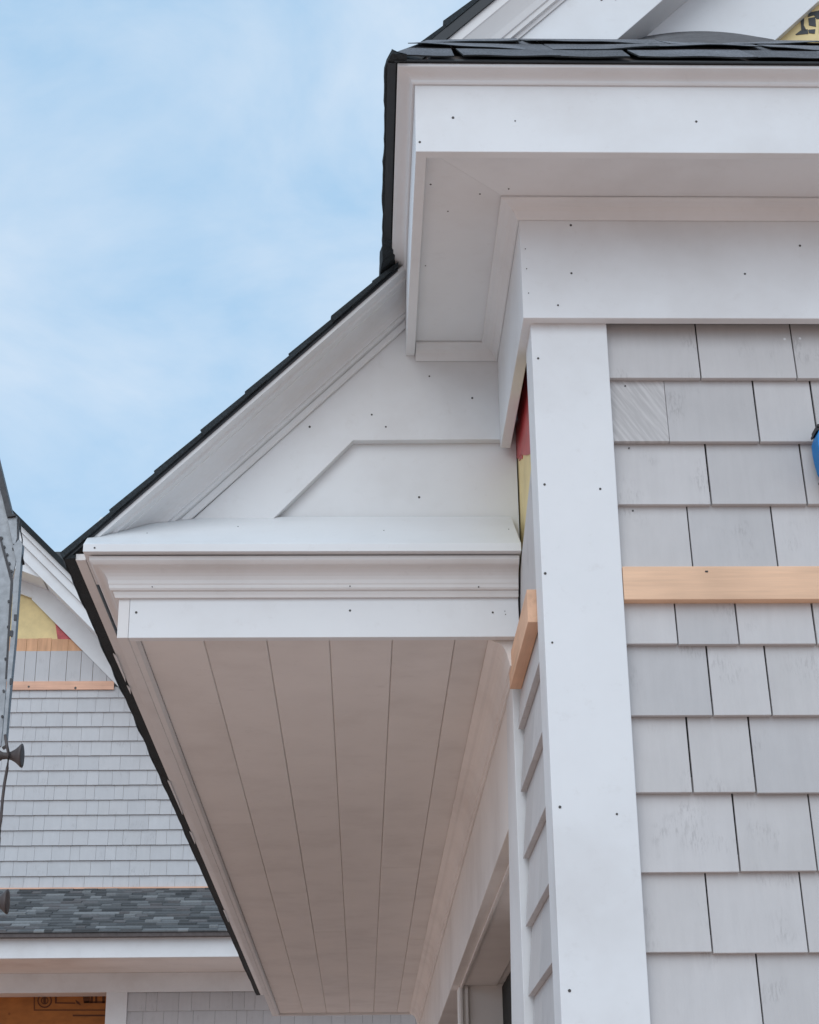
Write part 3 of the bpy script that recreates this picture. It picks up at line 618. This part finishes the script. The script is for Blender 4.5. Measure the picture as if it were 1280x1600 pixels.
# pent roof between the storeys
YFA = 13.6
zf0, zf1 = onY(100, 1497, YFA).z, onY(100, 1460, YFA).z
YFR = onZ(100, 1523, zf0).y
pa, pb = Vector((YFA-0.08, onY(100, 1457, YFA-0.08).z)), Vector((YW+0.0, onY(100, 1389, YW).z))
pr0 = NP('porch_roof', prism([(pa.x+0.02, pa.y-0.03), (pa.x+0.02, pa.y-0.006), (pb.x, pb.y-0.006), (pb.x, pb.y-0.03)], 'x', NX0, NX1), 'drip')
tb = bmesh.new(); nc = 16
for c in range(nc):
    u0 = c/nc; u1 = min(1, (c+1.25)/nc); A = pa.lerp(pb, u0); B = pa.lerp(pb, u1); x = NX0-r2.uniform(0, 0.2)
    while x < NX1:
        w = r2.uniform(0.06, 0.18); th = r2.choice((0.010, 0.010, 0.022)); mi = r2.choices((0, 1, 2, 3, 4), (3, 4, 3, 1.6, 2))[0]
        hexa(tb, [(x, A.x, A.y), (x+w, A.x, A.y), (x+w, B.x, B.y-0.004), (x, B.x, B.y-0.004), (x, A.x-0.002, A.y+th), (x+w, A.x-0.002, A.y+th), (x+w, B.x, B.y+0.003), (x, B.x, B.y+0.003)], mi); x += w
NP('roof_shingles', tb, ['slate0', 'slate1', 'slate2', 'slate3', 'slate4'], pr0, kind='stuff')
NP('flashing', box(NX0, NX1, YW-0.03, YW-0.001, pb.y-0.005, pb.y+0.008), 'fcedar', pr0)
NP('gutter_edge', box(NX0, NX1, YFA-0.07, YFA-0.001, zf1, pa.y-0.031), 'brown', pr0)
NP('fascia_board', box(NX0, NX1, YFA, YFA+0.025, zf0, zf1), 'trim', bev=0.002)
NP('soffit_panel', box(NX0, NX1, YFA+0.026, YFR, zf0+0.012, zf0+0.03), 'soffit')
zfr = onY(100, 1551, YFR).z
NP('frieze_board', box(NX0, NX1, YFR, YFR+0.022, zfr, zf0+0.0115), 'trim', bev=0.002)
xp0, xp1 = onY(165, 1580, YFR+0.01).x, onY(198, 1580, YFR+0.01).x
NP('corner_board', box(xp0, xp1, YFR+0.008, YFR+0.1, 0, zfr+0.03), 'trim', bev=0.002)
lw = NP('lower_wall', box(xp1-0.02, NX1, YFR+0.045, YFR+0.2, 0, zfr+0.05), 'shade_back')
z = onY(300, 1579, YFR+0.02).z; zt = zfr+0.03
for k in range(4):
    far_row(z, zt, xp1+0.001, NX1-0.05, lw, YFR+0.022, -2, 0.45); zt = z; z -= 0.1285
while z > 0.2: far_row(z, zt, xp1+0.001, NX1-0.05, lw, YFR+0.022, 9, 9); zt = z; z -= 0.1285
NP('shingles_beyond', nb, 'fshingle', kind='stuff')
ob = NP('osb_panel', box(NX0, xp0+0.2, YFR+0.35, YFR+0.37, 0, zfr+0.25), 'osb', label='orange sheathing panel with dark print')
NP('porch_ceiling', box(NX0, xp0+0.1, YFR+0.023, YFR+0.349, zfr+0.012, zfr+0.03), 'soffit')
pb_ = bmesh.new(); YO = YFR+0.35
def opoly(pts): pr_poly(pts, YO, pb_, 0.004)
c0 = (70, 1563.5)
for k in range(16):
    a0, a1 = k*math.pi/8, (k+1)*math.pi/8
    for ra, rb in ((11.5, 9.5), (6, 4.5)):
        opoly([(c0[0]+ra*math.cos(a0), c0[1]+ra*math.sin(a0)), (c0[0]+ra*math.cos(a1), c0[1]+ra*math.sin(a1)), (c0[0]+rb*math.cos(a1), c0[1]+rb*math.sin(a1)), (c0[0]+rb*math.cos(a0), c0[1]+rb*math.sin(a0))])
opoly([(68, 1559), (72, 1559), (72, 1568), (68, 1568)])
opoly([(86, 1566), (118, 1566.5), (118, 1568.5), (86, 1568)]); opoly([(86, 1556), (89, 1556), (89, 1566), (86, 1566)]); opoly([(118, 1562), (124, 1566), (127, 1571), (120, 1568)])
for pts in ([(129, 1551), (136, 1551), (136, 1567), (131, 1567)], [(139, 1551), (141, 1560), (139, 1567), (136, 1567), (136, 1551)], [(143, 1551), (146, 1551), (145, 1567), (141, 1567)], [(149, 1551), (155, 1551), (152, 1558), (152, 1567), (149, 1567)], [(157, 1551), (164, 1551), (164, 1567), (160, 1567), (160, 1556)], [(131, 1564.5), (164, 1564.5), (164, 1567.5), (131, 1567.5)]): opoly(pts)
opoly([(53, 1577.5), (165, 1577.5), (165, 1579), (53, 1579)]); opoly([(53, 1555), (54.5, 1555), (54.5, 1577), (53, 1577)]); opoly([(114, 1585.5), (165, 1585.5), (165, 1588), (114, 1588)])
NP('panel_print', pb_, 'ink2', ob)
NP('house_body', box(NX0, NX1, YFR+0.4, 19, 0, 4.15), 'shade_back')
